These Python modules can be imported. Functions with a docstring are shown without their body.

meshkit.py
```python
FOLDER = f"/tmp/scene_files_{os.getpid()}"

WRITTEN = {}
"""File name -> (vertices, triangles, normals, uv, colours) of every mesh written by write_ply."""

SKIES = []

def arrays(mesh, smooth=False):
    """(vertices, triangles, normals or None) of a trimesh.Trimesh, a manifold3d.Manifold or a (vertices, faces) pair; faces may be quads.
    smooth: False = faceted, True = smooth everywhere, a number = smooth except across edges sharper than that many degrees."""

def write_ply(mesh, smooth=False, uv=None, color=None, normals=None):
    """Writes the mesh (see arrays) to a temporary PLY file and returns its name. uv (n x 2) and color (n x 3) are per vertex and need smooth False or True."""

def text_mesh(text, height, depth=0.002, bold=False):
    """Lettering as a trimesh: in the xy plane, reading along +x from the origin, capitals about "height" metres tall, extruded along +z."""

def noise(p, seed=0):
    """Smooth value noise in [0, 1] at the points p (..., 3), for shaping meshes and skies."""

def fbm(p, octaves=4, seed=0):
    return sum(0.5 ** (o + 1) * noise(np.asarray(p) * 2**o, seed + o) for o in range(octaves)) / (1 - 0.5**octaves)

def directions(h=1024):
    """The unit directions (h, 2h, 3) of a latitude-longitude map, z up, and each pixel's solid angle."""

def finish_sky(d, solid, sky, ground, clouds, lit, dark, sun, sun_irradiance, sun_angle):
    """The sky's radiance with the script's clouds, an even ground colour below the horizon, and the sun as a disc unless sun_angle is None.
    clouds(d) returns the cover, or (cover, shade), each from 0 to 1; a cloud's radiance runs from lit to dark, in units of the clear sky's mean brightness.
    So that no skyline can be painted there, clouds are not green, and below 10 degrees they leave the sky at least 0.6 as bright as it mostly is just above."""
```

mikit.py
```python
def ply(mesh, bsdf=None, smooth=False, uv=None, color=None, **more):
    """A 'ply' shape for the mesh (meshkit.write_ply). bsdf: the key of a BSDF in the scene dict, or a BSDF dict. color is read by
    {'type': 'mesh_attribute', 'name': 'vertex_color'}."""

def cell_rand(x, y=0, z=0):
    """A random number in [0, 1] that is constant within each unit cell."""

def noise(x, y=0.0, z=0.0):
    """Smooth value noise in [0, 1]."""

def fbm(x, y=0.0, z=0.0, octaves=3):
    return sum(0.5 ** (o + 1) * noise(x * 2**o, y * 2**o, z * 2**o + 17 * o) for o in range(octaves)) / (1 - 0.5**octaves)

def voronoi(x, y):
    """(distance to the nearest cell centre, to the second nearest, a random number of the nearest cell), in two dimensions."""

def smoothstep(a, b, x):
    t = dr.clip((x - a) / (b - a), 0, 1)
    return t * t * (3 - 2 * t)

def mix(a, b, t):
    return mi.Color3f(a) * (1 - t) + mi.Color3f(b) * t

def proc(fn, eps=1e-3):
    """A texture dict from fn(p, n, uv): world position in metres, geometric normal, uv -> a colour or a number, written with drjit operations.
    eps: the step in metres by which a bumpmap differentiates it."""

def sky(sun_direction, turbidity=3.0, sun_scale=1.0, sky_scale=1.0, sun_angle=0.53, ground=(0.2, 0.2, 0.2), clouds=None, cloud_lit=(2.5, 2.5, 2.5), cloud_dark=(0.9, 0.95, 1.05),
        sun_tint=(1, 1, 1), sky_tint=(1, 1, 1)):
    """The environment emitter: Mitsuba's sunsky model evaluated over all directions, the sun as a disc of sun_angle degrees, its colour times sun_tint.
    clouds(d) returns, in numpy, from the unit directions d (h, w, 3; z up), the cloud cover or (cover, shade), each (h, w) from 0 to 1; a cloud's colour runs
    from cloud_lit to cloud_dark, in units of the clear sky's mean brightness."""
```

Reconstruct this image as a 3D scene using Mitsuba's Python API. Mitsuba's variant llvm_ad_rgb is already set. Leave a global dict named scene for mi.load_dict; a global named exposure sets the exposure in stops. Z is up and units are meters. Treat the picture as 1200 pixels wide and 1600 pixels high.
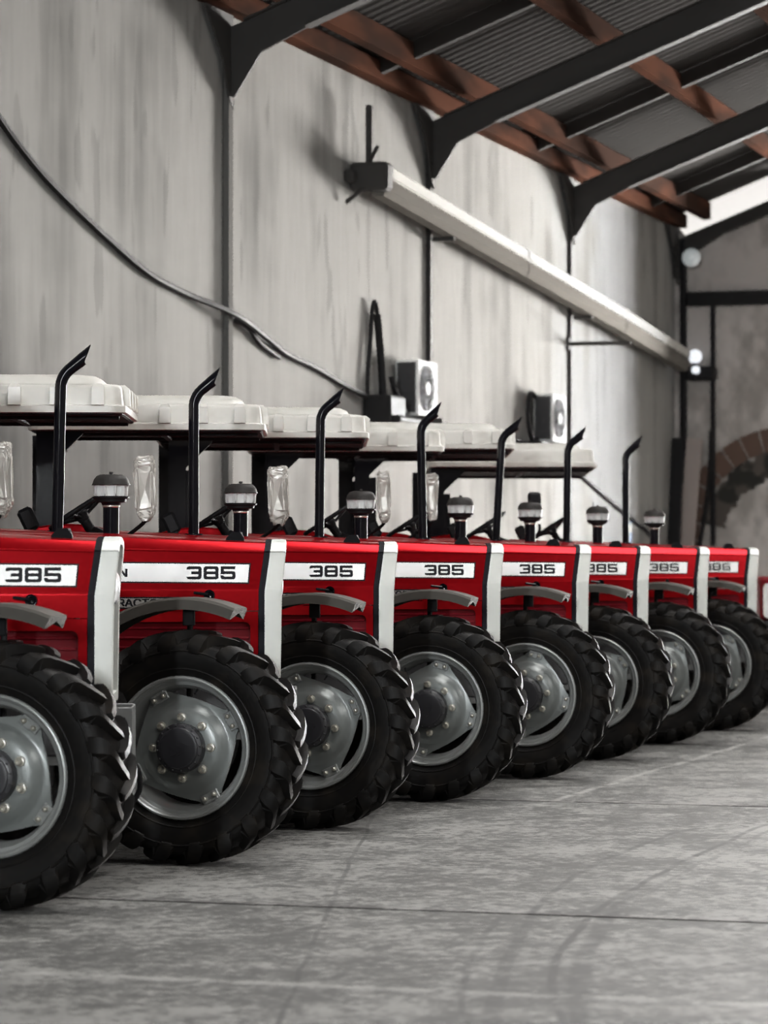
import math, random
import numpy as np, trimesh, mitsuba as mi, drjit as dr
import mikit, meshkit
from mikit import proc, noise, fbm, smoothstep, mix, voronoi
from shapely.geometry import Polygon, box as sbox, LineString, Point
from shapely.ops import unary_union
from shapely import affinity

random.seed(7)
rng = np.random.default_rng(7)
scene, labels = {}, {}
T = mi.ScalarTransform4f
# hall axes: x = distance from the left wall, y = along the wall away from the camera, z up (metres)

# ------------------------------------------------------------------ camera, light, exposure
CAM = [9.29, 0.0, 1.514]
FWD = [-0.30237, 0.95319, 73 / 4850]
scene['camera'] = {'type': 'thinlens', 'fov': 2 * math.degrees(math.atan(600 / 4850)), 'fov_axis': 'x',
                   'aperture_radius': 0.0165, 'focus_distance': 17.0, 'near_clip': 0.1, 'far_clip': 300.0,
                   'to_world': T().look_at(origin=CAM, target=[CAM[i] + FWD[i] for i in range(3)], up=[0, 0, 1])}
DOOR_END = 1450.0     # daylight in the big doorway of the far wall
BACK_PANEL = 1300.0   # radiance of the added light panel in the back wall, behind the camera
ROOF_PANEL = 25.0       # radiance of the unseen light panels added to the roof
exposure = -1.6


def emit(v):
    return {'type': 'area', 'radiance': {'type': 'rgb', 'value': list(v)}}


# ------------------------------------------------------------------ helpers
def M4(loc=(0, 0, 0), rx=0, ry=0, rz=0, s=(1, 1, 1)):
    m = np.eye(4)
    cx, sx, cy, sy, cz, sz = math.cos(rx), math.sin(rx), math.cos(ry), math.sin(ry), math.cos(rz), math.sin(rz)
    X = np.array([[1, 0, 0], [0, cx, -sx], [0, sx, cx]])
    Y = np.array([[cy, 0, sy], [0, 1, 0], [-sy, 0, cy]])
    Z = np.array([[cz, -sz, 0], [sz, cz, 0], [0, 0, 1]])
    m[:3, :3] = Z @ Y @ X @ np.diag(s)
    m[:3, 3] = loc
    return m


def tm(v, f):
    return trimesh.Trimesh(np.asarray(v, float), np.asarray(f, int), process=False)


def cat(*ms):
    out = []
    for m in ms:
        out += list(m) if isinstance(m, (list, tuple)) else [m]
    return trimesh.util.concatenate(out)


def moved(m, mat):
    m = m.copy()
    m.apply_transform(mat)
    return m


def loft(rings, caps=True, closed=True):
    R = np.asarray(rings, float)
    k, n, _ = R.shape
    v = list(R.reshape(-1, 3))
    f = []
    for i in range(k - 1):
        for j in range(n if closed else n - 1):
            a, b = i * n + j, i * n + (j + 1) % n
            f += [[a, b, b + n], [a, b + n, a + n]]
    if caps:
        for i, fl in ((0, True), (k - 1, False)):
            c = len(v)
            v.append(R[i].mean(0))
            for j in range(n):
                a, b = i * n + j, i * n + (j + 1) % n
                f.append([c, b, a] if fl else [c, a, b])
    m = tm(v, f)
    if caps and m.is_volume is False:
        pass
    return m


def bx(x0, x1, y0, y1, z0, z1, b=0.004):
    b = min(b, 0.49 * min(x1 - x0, y1 - y0, z1 - z0))
    if b <= 0:
        return trimesh.creation.box(bounds=[[x0, y0, z0], [x1, y1, z1]])
    p = []
    for sx in (0, 1):
        for sy in (0, 1):
            for sz in (0, 1):
                X, Y, Z = (x1 if sx else x0), (y1 if sy else y0), (z1 if sz else z0)
                dx, dy, dz = (b if sx else -b), (b if sy else -b), (b if sz else -b)
                p += [[X, Y - dy, Z - dz], [X - dx, Y, Z - dz], [X - dx, Y - dy, Z]]
    return trimesh.convex.convex_hull(np.array(p))


def lathe(prof, n=48, axis='z', closed=False):
    a = np.arange(n) * 2 * math.pi / n
    rings = []
    for r, h in prof:
        if axis == 'z':
            rings.append(np.stack([r * np.cos(a), r * np.sin(a), a * 0 + h], 1))
        else:   # y axis, height h along y
            rings.append(np.stack([r * np.sin(a), a * 0 + h, r * np.cos(a)], 1))
    if closed:
        rings.append(rings[0])
    m = loft(rings, caps=False)
    return m


def tube(path, r, n=10, caps=True):
    P = np.asarray(path, float)
    rr = np.broadcast_to(np.asarray(r, float), (len(P),))
    t = np.gradient(P, axis=0)
    t /= np.linalg.norm(t, axis=1, keepdims=True)
    u = np.cross(t[0], [0, 0, 1] if abs(t[0][2]) < 0.9 else [1, 0, 0])
    u /= np.linalg.norm(u)
    rings = []
    a = np.arange(n) * 2 * math.pi / n
    for i in range(len(P)):
        u = u - t[i] * (u @ t[i])
        u /= np.linalg.norm(u)
        w = np.cross(t[i], u)
        rings.append(P[i] + rr[i] * (np.cos(a)[:, None] * u + np.sin(a)[:, None] * w))
    return loft(rings, caps=caps)


def smooth_path(pts, n=8):
    P = np.asarray(pts, float)
    out = []
    for i in range(len(P) - 1):
        p0, p1, p2, p3 = P[max(i - 1, 0)], P[i], P[i + 1], P[min(i + 2, len(P) - 1)]
        for k in range(n):
            t = k / n
            out.append(0.5 * (2 * p1 + (p2 - p0) * t + (2 * p0 - 5 * p1 + 4 * p2 - p3) * t * t + (3 * p1 - p0 - 3 * p2 + p3) * t ** 3))
    out.append(P[-1])
    return np.array(out)


def extr(poly, d):
    gs = getattr(poly, 'geoms', [poly])
    return cat([trimesh.creation.extrude_polygon(g, d, engine='earcut') for g in gs if g.area > 1e-8])


def frame(origin, ex, ey):
    ex, ey = np.array(ex, float), np.array(ey, float)
    ex /= np.linalg.norm(ex)
    ey = ey - ex * (ey @ ex)
    ey /= np.linalg.norm(ey)
    m = np.eye(4)
    m[:3, 0], m[:3, 1], m[:3, 2], m[:3, 3] = ex, ey, np.cross(ex, ey), origin
    return m


def rrect(x0, x1, y0, y1, r):
    return sbox(x0 + r, y0 + r, x1 - r, y1 - r).buffer(r, quad_segs=4)


# ------------------------------------------------------------------ materials
def rgb(v):
    return {'type': 'rgb', 'value': list(v)}


def mat(name, base, rough=0.5, metallic=0.0, spec=0.5, cc=0.0, bump=None, bscale=1.0, eps=1e-3, **kw):
    b = {'type': 'principled', 'base_color': base if isinstance(base, dict) else rgb(base),
         'roughness': rough if isinstance(rough, (dict, float)) else float(rough), 'metallic': metallic, 'specular': spec, **kw}
    if cc:
        b['clearcoat'] = cc
        b['clearcoat_gloss'] = 0.93
    if bump is not None:
        b = {'type': 'bumpmap', 'arbitrary': proc(bump, eps=eps), 'scale': bscale, 'bsdf': b}
    scene['m_' + name] = {'type': 'twosided', 'bsdf': b}
    return 'm_' + name


def tire_col(p, n, uv):
    g = fbm(p.x * 40, p.y * 40, p.z * 40, 2)
    d = smoothstep(0.45, 0.8, fbm(p.x * 9, p.y * 9, p.z * 9, 3))
    return mix((0.003, 0.0029, 0.0031), (0.013, 0.0105, 0.008), 0.3 * g + 0.7 * d)


def wall_col(p, n, uv):
    streak = fbm(p.y * 2.6, p.z * 0.22, 3.1, 4)
    blot = fbm(p.y * 0.75, p.z * 0.8, 9.0, 4)
    fine = fbm(p.y * 14, p.z * 2.0, 5.0, 3)
    t = smoothstep(0.42, 0.78, 0.55 * streak + 0.45 * blot)
    c = mix((0.27, 0.267, 0.257), (0.145, 0.1435, 0.1385), t)
    scr = smoothstep(0.70, 0.78, fbm(p.y * 5.0, p.z * 1.1, 21.0, 3)) * 0.35
    return mix(c, (0.13, 0.1285, 0.1245), scr) * (0.92 + 0.16 * fine)


def floor_col(p, n, uv):
    # blotches, trowel streaks across the hall, worn pale lines and the dark arcs that tyres left
    a = fbm(p.x * 0.9, p.y * 0.9, 1.0, 4)
    b = fbm(p.x * 4.5, p.y * 4.5, 4.0, 4)
    c = fbm(p.x * 22, p.y * 22, 8.0, 3)
    d_ = fbm(p.x * 60, p.y * 45, 3.0, 2)
    g = 0.24 * a + 0.30 * b + 0.30 * c + 0.16 * d_
    col = mix((0.034, 0.0333, 0.0315), (0.138, 0.1355, 0.129), smoothstep(0.385, 0.62, g))
    crumb = smoothstep(0.68, 0.76, fbm(p.x * 15, p.y * 11, 31.0, 3))
    col = mix(col, (0.035, 0.034, 0.0325), crumb * 0.7)
    w = (noise(p.x * 2.5, p.y * 2.5, 2.0) - 0.5) * 0.03
    brk = smoothstep(0.30, 0.62, fbm(p.x * 9, p.y * 5, 13.0, 3))

    def band(d, wd, soft):
        return smoothstep(wd + soft, wd, dr.abs(d + w))
    y = p.y
    s = y - 11.0
    xa = 6.123 - 0.2528 * s + 0.0315 * s * s
    xb = 6.264 - 0.2325 * s + 0.0123 * s * s + 0.00156 * s * s * s
    xc = 6.451 - 0.2344 * s + 0.0422 * s * s - 0.00258 * s * s * s
    xd = 6.549 - 0.2167 * s + 0.0213 * s * s
    rng_ = smoothstep(8.0, 9.5, y) * smoothstep(18.6, 16.5, y)
    mk = dr.maximum(band(p.x - xc, 0.008, 0.018), band(p.x - xd, 0.022, 0.035) * 0.85 * smoothstep(14.4, 13.2, y))
    mk = dr.maximum(mk, band(p.x - xa, 0.006, 0.016) * 0.8 * smoothstep(13.2, 12.2, y))
    mk = dr.maximum(mk, band(p.x - xb, 0.008 + 0.012 * smoothstep(13.0, 11.5, y), 0.022) * 0.8)
    mk = dr.maximum(mk, band(p.x - xc - 0.10, 0.004, 0.014) * 0.5 * smoothstep(12.5, 13.5, y))
    x5 = 6.05 - 0.28 * (y - 9.0)
    mk = dr.maximum(mk, band(p.x - x5, 0.006, 0.010) * 0.7)
    col = mix(col, (0.020, 0.0195, 0.019), mk * rng_ * (0.35 + 0.65 * brk))
    pale = band(p.x - 4.42, 0.012, 0.03) * 0.6 * brk * smoothstep(17.0, 20.0, y)
    pale = dr.maximum(pale, band(y - 10.45, 0.02, 0.05) * 0.5 * brk)
    return mix(col, (0.36, 0.353, 0.338), pale * 0.6)


def end_col(p, n, uv):
    a = fbm(p.x * 1.6, p.z * 1.3, 2.0, 4)
    b = fbm(p.x * 6, p.z * 4, 7.0, 3)
    t = smoothstep(0.35, 0.7, 0.6 * a + 0.4 * b)
    return mix((0.60, 0.555, 0.53), (0.34, 0.315, 0.295), t)


def rust_col(p, n, uv):
    t = smoothstep(0.35, 0.65, fbm(p.x * 3, p.y * 0.8, p.z * 3, 4))
    return mix((0.062, 0.029, 0.020), (0.030, 0.019, 0.0155), t)


def canopy_col(p, n, uv):
    t = smoothstep(0.5, 0.8, fbm(p.x * 6, p.y * 6, p.z * 10, 3))
    return mix((0.56, 0.55, 0.51), (0.44, 0.425, 0.385), t * 0.7)


def arch_col(p, n, uv):
    t = smoothstep(0.4, 0.6, fbm(p.x * 5, p.z * 5, 3.0, 4))
    return mix((0.02, 0.02, 0.018), (0.07, 0.06, 0.053), t)


mat('red', (0.28, 0.0030, 0.0065), 0.15, metallic=0.6, spec=0.12)
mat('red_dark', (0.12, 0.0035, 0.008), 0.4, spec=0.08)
mat('white', (0.60, 0.61, 0.575), 0.35, cc=0.2)
mat('canopy', proc(canopy_col), 0.4, cc=0.2)
mat('gasket', (0.005, 0.005, 0.008), 0.5, spec=0.1)
mat('tire', proc(tire_col), 0.52, spec=0.15)
mat('rim', (0.27, 0.28, 0.275), 0.34, metallic=0.5)
mat('disc', (0.15, 0.162, 0.158), 0.32, metallic=0.3, cc=0.3)
mat('hub', (0.018, 0.018, 0.021), 0.38, cc=0.3)
mat('zinc', (0.62, 0.60, 0.53), 0.3, metallic=0.85)
mat('black', (0.004, 0.004, 0.006), 0.1, spec=0.16)
mat('black_matt', (0.008, 0.008, 0.009), 0.5, spec=0.12)
mat('rubber', (0.006, 0.006, 0.007), 0.6, spec=0.04)
mat('rail', (0.12, 0.114, 0.104), 0.8, spec=0.0)  # shade on the trunking underside, put into the colour
mat('cap', (0.022, 0.020, 0.019), 0.55, spec=0.15)
mat('fender', (0.058, 0.054, 0.048), 0.65, spec=0.15)
mat('chassis', (0.05, 0.05, 0.052), 0.5)
mat('carrier', (0.20, 0.205, 0.205), 0.4, metallic=0.3)
mat('decal_white', (0.90, 0.91, 0.90), 0.35)
mat('decal_black', (0.008, 0.008, 0.010), 0.4, spec=0.1)
mat('decal_grey', (0.30, 0.29, 0.28), 0.45)
mat('film', (0.46, 0.445, 0.41), 0.3, metallic=0.35, spec=0.6)
mat('vane', (0.85, 0.85, 0.84), 0.4)
scene['m_clear'] = {'type': 'thindielectric', 'int_ior': 1.49}
mat('wall', proc(wall_col), 0.9, spec=0.0)
mat('wall_plain', (0.20, 0.195, 0.185), 0.85, spec=0.2)
mat('end', proc(end_col), 0.85, spec=0.2)
mat('floor', proc(floor_col), 0.62, spec=0.35)
mat('joint', (0.009, 0.009, 0.0088), 0.9, spec=0.1)
mat('steel', (0.04, 0.039, 0.038), 0.7, spec=0.05)
mat('column', (0.13, 0.128, 0.123), 0.8, spec=0.0)
mat('roofsheet', (0.042, 0.041, 0.040), 0.9, spec=0.0)
mat('rust', proc(rust_col), 0.85, spec=0.0)
mat('trunk', (0.50, 0.492, 0.465), 0.7, spec=0.0)
mat('cable', (0.010, 0.010, 0.0105), 0.7, spec=0.15)
mat('ac_white', (0.80, 0.80, 0.79), 0.45)
mat('ac_dark', (0.02, 0.02, 0.022), 0.6)
mat('arch_black', proc(arch_col), 0.8, spec=0.2)
mat('arch_brown', (0.11, 0.07, 0.055), 0.8, spec=0.2)
mat('plank', (0.36, 0.31, 0.29), 0.75, spec=0.2)
mat('sign_blue', (0.10, 0.26, 0.62), 0.5)
mat('lens', (0.75, 0.77, 0.78), 0.15, cc=0.5)


# ------------------------------------------------------------------ writing entries of the scene
def put(key, shape_or_mesh, bsdf=None, to=None, smooth=35):
    """One entry; a mesh is written once, a ply dict is shared between copies. Returns the ply dict."""
    d = shape_or_mesh if isinstance(shape_or_mesh, dict) else mikit.ply(shape_or_mesh, bsdf, smooth=smooth)
    k, n = key, 0
    while k in scene:
        n += 1
        k = f'{key}_{n:03d}'
    e = dict(d)
    if to is not None:
        e['to_world'] = T(np.asarray(to, float).tolist())
    scene[k] = e
    return k


def tag(key, label=None, cat_=None, group=None, kind=None):
    d = {}
    for k, v in (('label', label), ('category', cat_), ('group', group), ('kind', kind)):
        if v:
            d[k] = v
    labels[key] = d


def P(mesh, bsdf, smooth=35):
    return mikit.ply(mesh, bsdf, smooth=smooth)


# ------------------------------------------------------------------ the hall
COLS = [-11.11 + 5.98 * i for i in range(12)]     # column lines along the wall
UE, UF, UB = 42.8, 57.0, -11.3      # stub of the end wall, far wall, back wall
WID = 20.0
hs = lambda v: 6.36 + 0.385 * (v if v <= 10 else 20 - v)     # roof sheet

put('floor', bx(-0.3, WID + .3, UB - .3, UF + .3, -0.25, -0.004, 0), 'm_joint', smooth=False)
tag('floor', 'grey worn concrete floor with straight joints between slabs', kind='structure')
for i in range(12):
    y0, y1 = COLS[i], COLS[i + 1] if i < 11 else UF + .25
    k = put('floor__slab', bx(-0.25, WID + .25, y0 + 0.024, y1 - 0.024, -0.2, 0.0, 0.008), 'm_floor', smooth=False)

put('wall_left', bx(-0.4, -0.16, UB, UF, 0, 6.2, 0), 'm_wall_plain', smooth=False)
tag('wall_left', 'tall pale grey stained wall in bays between steel columns', kind='structure')
for i in range(12):
    y0, y1 = COLS[i], COLS[i + 1] if i < 11 else UF
    put('wall_left__panel', bx(-0.17, 0.0, y0 + 0.01, y1 - 0.01, 0, 6.2, 0.006), 'm_wall', smooth=False)
for i in [1, 2, 3, 4, 5, 6, 7, 8, 10, 11]:
    w, d = (0.10, 0.065) if i < 7 else ((0.07, 0.05) if i == 7 else (0.05, 0.035))
    y = COLS[i]
    col = cat(bx(-0.02, d - 0.012, y - w * .16, y + w * .16, 0, 5.75, 0), bx(d - 0.012, d, y - w / 2, y + w / 2, 0, 5.75, 0.002), bx(-0.01, 0.004, y - w / 2, y + w / 2, 0, 5.75, 0.001))
    put('wall_left__column', col, 'm_column' if i < 7 else 'm_steel', smooth=False)
k = put('wall_left__eave_beam', bx(-0.1, 0.16, UB, UF, 6.17, 6.36, 0.01), 'm_rust', smooth=False)
tag(k, 'rust brown beam along the top of the wall')

put('wall_right', bx(WID, WID + .3, UB, UF, 0, 6.36, 0), 'm_wall_plain', smooth=False)
tag('wall_right', 'plain grey wall on the far side of the hall', kind='structure')

# end wall with the big doorway (outside the frame to the right) and the bright strip under the roof
gable = Polygon([(-.1, 0), (WID, 0), (WID, 6.3), (10, 10.15), (-.1, 6.3)])
door = sbox(4.6, 0, 12.4, 5.0)
stub = Polygon([(-.1, 0), (1.62, 0), (1.62, hs(1.62) - .02), (-.1, 6.3)])
strip = Polygon([(0.06, 6.16), (0.18, 6.02), (0.30, 6.04), (1.5, 6.53), (1.5, 6.93), (0.14, 6.40), (0.07, 6.32)])
m = extr(stub.difference(strip), 0.25)
put('wall_end', moved(m, frame((0, UE + .25, 0), (1, 0, 0), (0, 0, 1))), 'm_end', smooth=False)
tag('wall_end', 'dark stained end wall with a bricked arch', kind='structure')
put('wall_far', moved(extr(gable.difference(door), 0.25), frame((0, UF + .25, 0), (1, 0, 0), (0, 0, 1))), 'm_wall_plain', smooth=False)
tag('wall_far', 'plain far wall of the hall with a big doorway', kind='structure')
rect = lambda v0, v1, z0, z1: tm([[v0, 0, z0], [v1, 0, z0], [v1, 0, z1], [v0, 0, z1]], [[0, 1, 2], [0, 2, 3]])
put('door_1', {**P(moved(rect(4.55, 12.45, 0.0, 5.05), M4((0, UF + .2, 0))), 'm_ac_white', smooth=False), 'emitter': emit(np.array([1.0, 0.965, 0.925]) * DOOR_END)})
tag('door_1', 'daylight filling the big doorway of the far wall', kind='structure')
sv = np.array(strip.exterior.coords)[:-1]
sm = loft([np.stack([sv[:, 0], sv[:, 0] * 0 + UE + y, sv[:, 1]], 1) for y in (0.12, 0.10)])
put('window_1', {**P(sm, 'm_ac_white', smooth=False), 'emitter': emit([2.5, 2.4, 2.3])})
tag('window_1', 'bright daylit strip window under the sloping roof edge', kind='structure')
# back wall behind the camera, with an added emissive panel set high up
m = extr(gable.difference(sbox(7.7, 3.4, 8.3, 7.4)), 0.25)
put('wall_back', moved(m, frame((0, UB, 0), (1, 0, 0), (0, 0, 1))), 'm_wall_plain', smooth=False)
tag('wall_back', 'grey wall behind the viewpoint', kind='structure')
put('added_window_4', {**P(tm([[7.68, UB - .2, 3.35], [7.68, UB - .2, 7.45], [8.32, UB - .2, 7.45], [8.32, UB - .2, 3.35]], [[0, 1, 2], [0, 2, 3]]), 'm_ac_white', smooth=False), 'emitter': emit(np.array([0.95, 1.0, 1.02]) * BACK_PANEL)})
tag('added_window_4', 'added tall narrow light panel in the unseen back wall', kind='structure')

# roof: corrugated sheets with added light panels, rafters, purlins
def corrugated(v0, v1, ya=UB, yb=UF + .2):
    ys = np.arange(ya, yb, 0.05)
    am = np.array([0, 0.012, 0.012, 0.0])[np.arange(len(ys)) % 4]
    n = len(ys)
    v = [[vv, ys[j], hs(vv) + am[j]] for vv in (v0, v1) for j in range(n)]
    f = []
    for j in range(n - 1):
        f += [[j, j + 1, n + j + 1], [j, n + j + 1, n + j]]
    return tm(v, f)
put('ceiling', cat(corrugated(-.3, 4.5), corrugated(4.5, 6.3, UB, 9.0), corrugated(4.5, 6.3, 33.0, UF + .2), corrugated(6.3, 10), corrugated(10, 14.3), corrugated(14.3, 17.2, UB, -2.0), corrugated(14.3, 17.2, 10.0, UF + .2), corrugated(17.2, 20.3)), 'm_roofsheet', smooth=False)
tag('ceiling', 'dark corrugated sheet roof on steel rafters and rusty purlins', kind='structure')
v0, v1 = 14.25, 17.25
q = tm([[v0, -2.05, hs(v0) - .01], [v0, 10.05, hs(v0) - .01], [v1, 10.05, hs(v1) - .01], [v1, -2.05, hs(v1) - .01]], [[0, 1, 2], [0, 2, 3]])
put('added_window_2', {**P(q, 'm_ac_white', smooth=False), 'emitter': emit(np.array([1.0, 0.985, 0.96]) * ROOF_PANEL)})  # added emissive panel out of view, lights the row from above
tag('added_window_2', 'added unseen light panel in the roof slope above the aisle', kind='structure')
v0, v1 = 4.45, 6.35
q = tm([[v0, 8.95, hs(v0) - .01], [v0, 33.05, hs(v0) - .01], [v1, 33.05, hs(v1) - .01], [v1, 8.95, hs(v1) - .01]], [[0, 1, 2], [0, 2, 3]])
put('added_window_3', {**P(q, 'm_ac_white', smooth=False), 'emitter': emit(np.array([1.0, 0.985, 0.96]) * ROOF_PANEL * 1.9)})  # added emissive panel, placed to brighten the hood shoulders
tag('added_window_3', 'added unseen light panel in the roof slope above the row', kind='structure')
for i in range(0, 12):
    y = COLS[i] if i else UB + 0.2
    dep = .15 if i != 9 else .09
    for side in (0, 1):
        X = (lambda v: v) if side == 0 else (lambda v: WID - v)
        c = lambda v: 5.87 + 0.385 * v
        outline = [(0.0, 5.45), (0.10, 5.45), (0.34, 5.82), (0.75, c(.75) - dep), (10, c(10) - dep), (10, c(10) + dep), (0.0, c(0) + dep)]
        web = extr(Polygon([(X(a), b) for a, b in outline]), 0.03)
        parts = [moved(web, frame((0, y + .015, 0), (1, 0, 0), (0, 0, 1)))]
        for off in (-dep, dep - .01):
            pts = [[X(0.2 if off > 0 else .75), y, c(0.2 if off > 0 else .75) + off], [X(10), y, c(10) + off]]
            r = [[[p[0], p[1] + s * .08, p[2] + h] for s, h in ((-1, 0), (1, 0), (1, .014), (-1, .014))] for p in pts]
            parts.append(loft(r))
        k = put('ceiling__rafter', cat(parts), 'm_steel', smooth=False)
    if 0 < i < 11:
        kn = Polygon([(-.62, 6.15), (0.05, 6.15), (0.05, 5.35), (-.03, 5.4), (-.2, 5.75)])
        put('ceiling__knee_plate', moved(extr(kn, 0.02), frame((0.05, y, 0), (0, 1, 0), (0, 0, 1))), 'm_steel', smooth=False)
    if i < 11:
        y2 = y + 3.95
        p0, p1 = (0.1, hs(.1) - .1), (9.9, hs(9.9) - .1)
        r = [[[p[0], y2 + s * .05, p[1] + h] for s, h in ((-1, -.09), (1, -.09), (1, .08), (-1, .08))] for p in (p0, p1)]
        put('ceiling__rafter', loft(r), 'm_steel', smooth=False)
for v in (0.45, 1.8, 3.15, 4.4, 6.4, 7.6, 8.85):
    z = hs(v)
    r = [[[v + a, y, z + b] for a, b in ((-.05, -.26), (.05, -.25), (.05, -.02), (-.05, -.03))] for y in (UB, UF)]
    put('ceiling__purlin', loft(r), 'm_rust', smooth=False)

# details of the end wall
for (v, r, z0) in ((0.14, .05, 0.0), (0.56, .035, 1.7)):
    put('wall_end__pipe', tube([[v, UE - .07, z0], [v, UE - .07, 5.1 if v > .3 else 6.0]], r, 10), 'm_black_matt')
def ring(r0, r1, a0, a1, n=14, jit=0.0):
    a = np.radians(np.linspace(a0, a1, n))
    jo = 1 + jit * (rng.random(n) - .5)
    o = [(r1 * math.cos(t) * j, r1 * math.sin(t) * j) for t, j in zip(a, jo)]
    i = [(r0 * math.cos(t) * j, r0 * math.sin(t) * j) for t, j in zip(a, jo[::-1])]
    return Polygon(o + i[::-1]).buffer(0)
ac = (1.62, 1.75)
# wedge stones of the arch
for j in range(10):
    a0 = 95 + j * 10.5
    pg = affinity.translate(ring(1.28, 1.60, a0 + .6, a0 + 9.9, 4), *ac)
    put('wall_end__arch_stone', moved(extr(pg, 0.06), frame((0, UE + .01, 0), (1, 0, 0), (0, 0, 1))), 'm_arch_brown', smooth=False)
pg = affinity.translate(ring(0.92, 1.27, 92, 168, 22, .10), *ac)
k = put('wall_end__arch_soffit', moved(extr(pg, 0.05), frame((0, UE + .01, 0), (1, 0, 0), (0, 0, 1))), 'm_arch_black', smooth=False)
tag(k, 'blackened band below the arch')
k = put('wall_end__beam', bx(0.2, 1.6, UE - .12, UE + .02, 5.05, 5.25, .01), 'm_black_matt', smooth=False)

# ------------------------------------------------------------------ things on the walls
def thing_mesh(name, mesh, bsdf, label, cat_, group=None, smooth=35, to=None):
    k = put(name, mesh, bsdf, to, smooth)
    tag(k, label, cat_, group)
    return k

cab = [(.04, 15.0, 6.05), (.04, 17.2, 5.80), (.10, 18.4, 5.41), (.115, 18.8, 5.25), (.10, 19.2, 5.06), (.04, 20.07, 4.67), (.035, 20.73, 4.39), (.035, 21.43, 4.17), (.035, 22.18, 3.97), (.035, 22.97, 3.79), (.04, 23.82, 3.69), (.085, 24.3, 3.64), (.115, 24.65, 3.60), (.115, 24.9, 3.57), (.095, 25.2, 3.53),
       (.06, 25.75, 3.445), (.035, 26.3, 3.355), (.035, 27.08, 3.28), (.035, 27.83, 3.18), (.06, 28.50, 3.08)]
thing_mesh('power_cable', tube(smooth_path(cab), 0.028, 8), 'm_cable', 'thick black cable sagging across the wall down to the near air conditioner', 'cable')
thing_mesh('power_cable', tube(smooth_path([(.027, 24.98, 3.56), (.03, 25.05, 3.55), (.04, 25.28, 3.515), (.03, 25.61, 3.40), (.03, 26.1, 3.31)]), 0.022, 8), 'm_cable', 'short black cable leaving the wall beside the column and joining the long one', 'cable')
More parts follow.
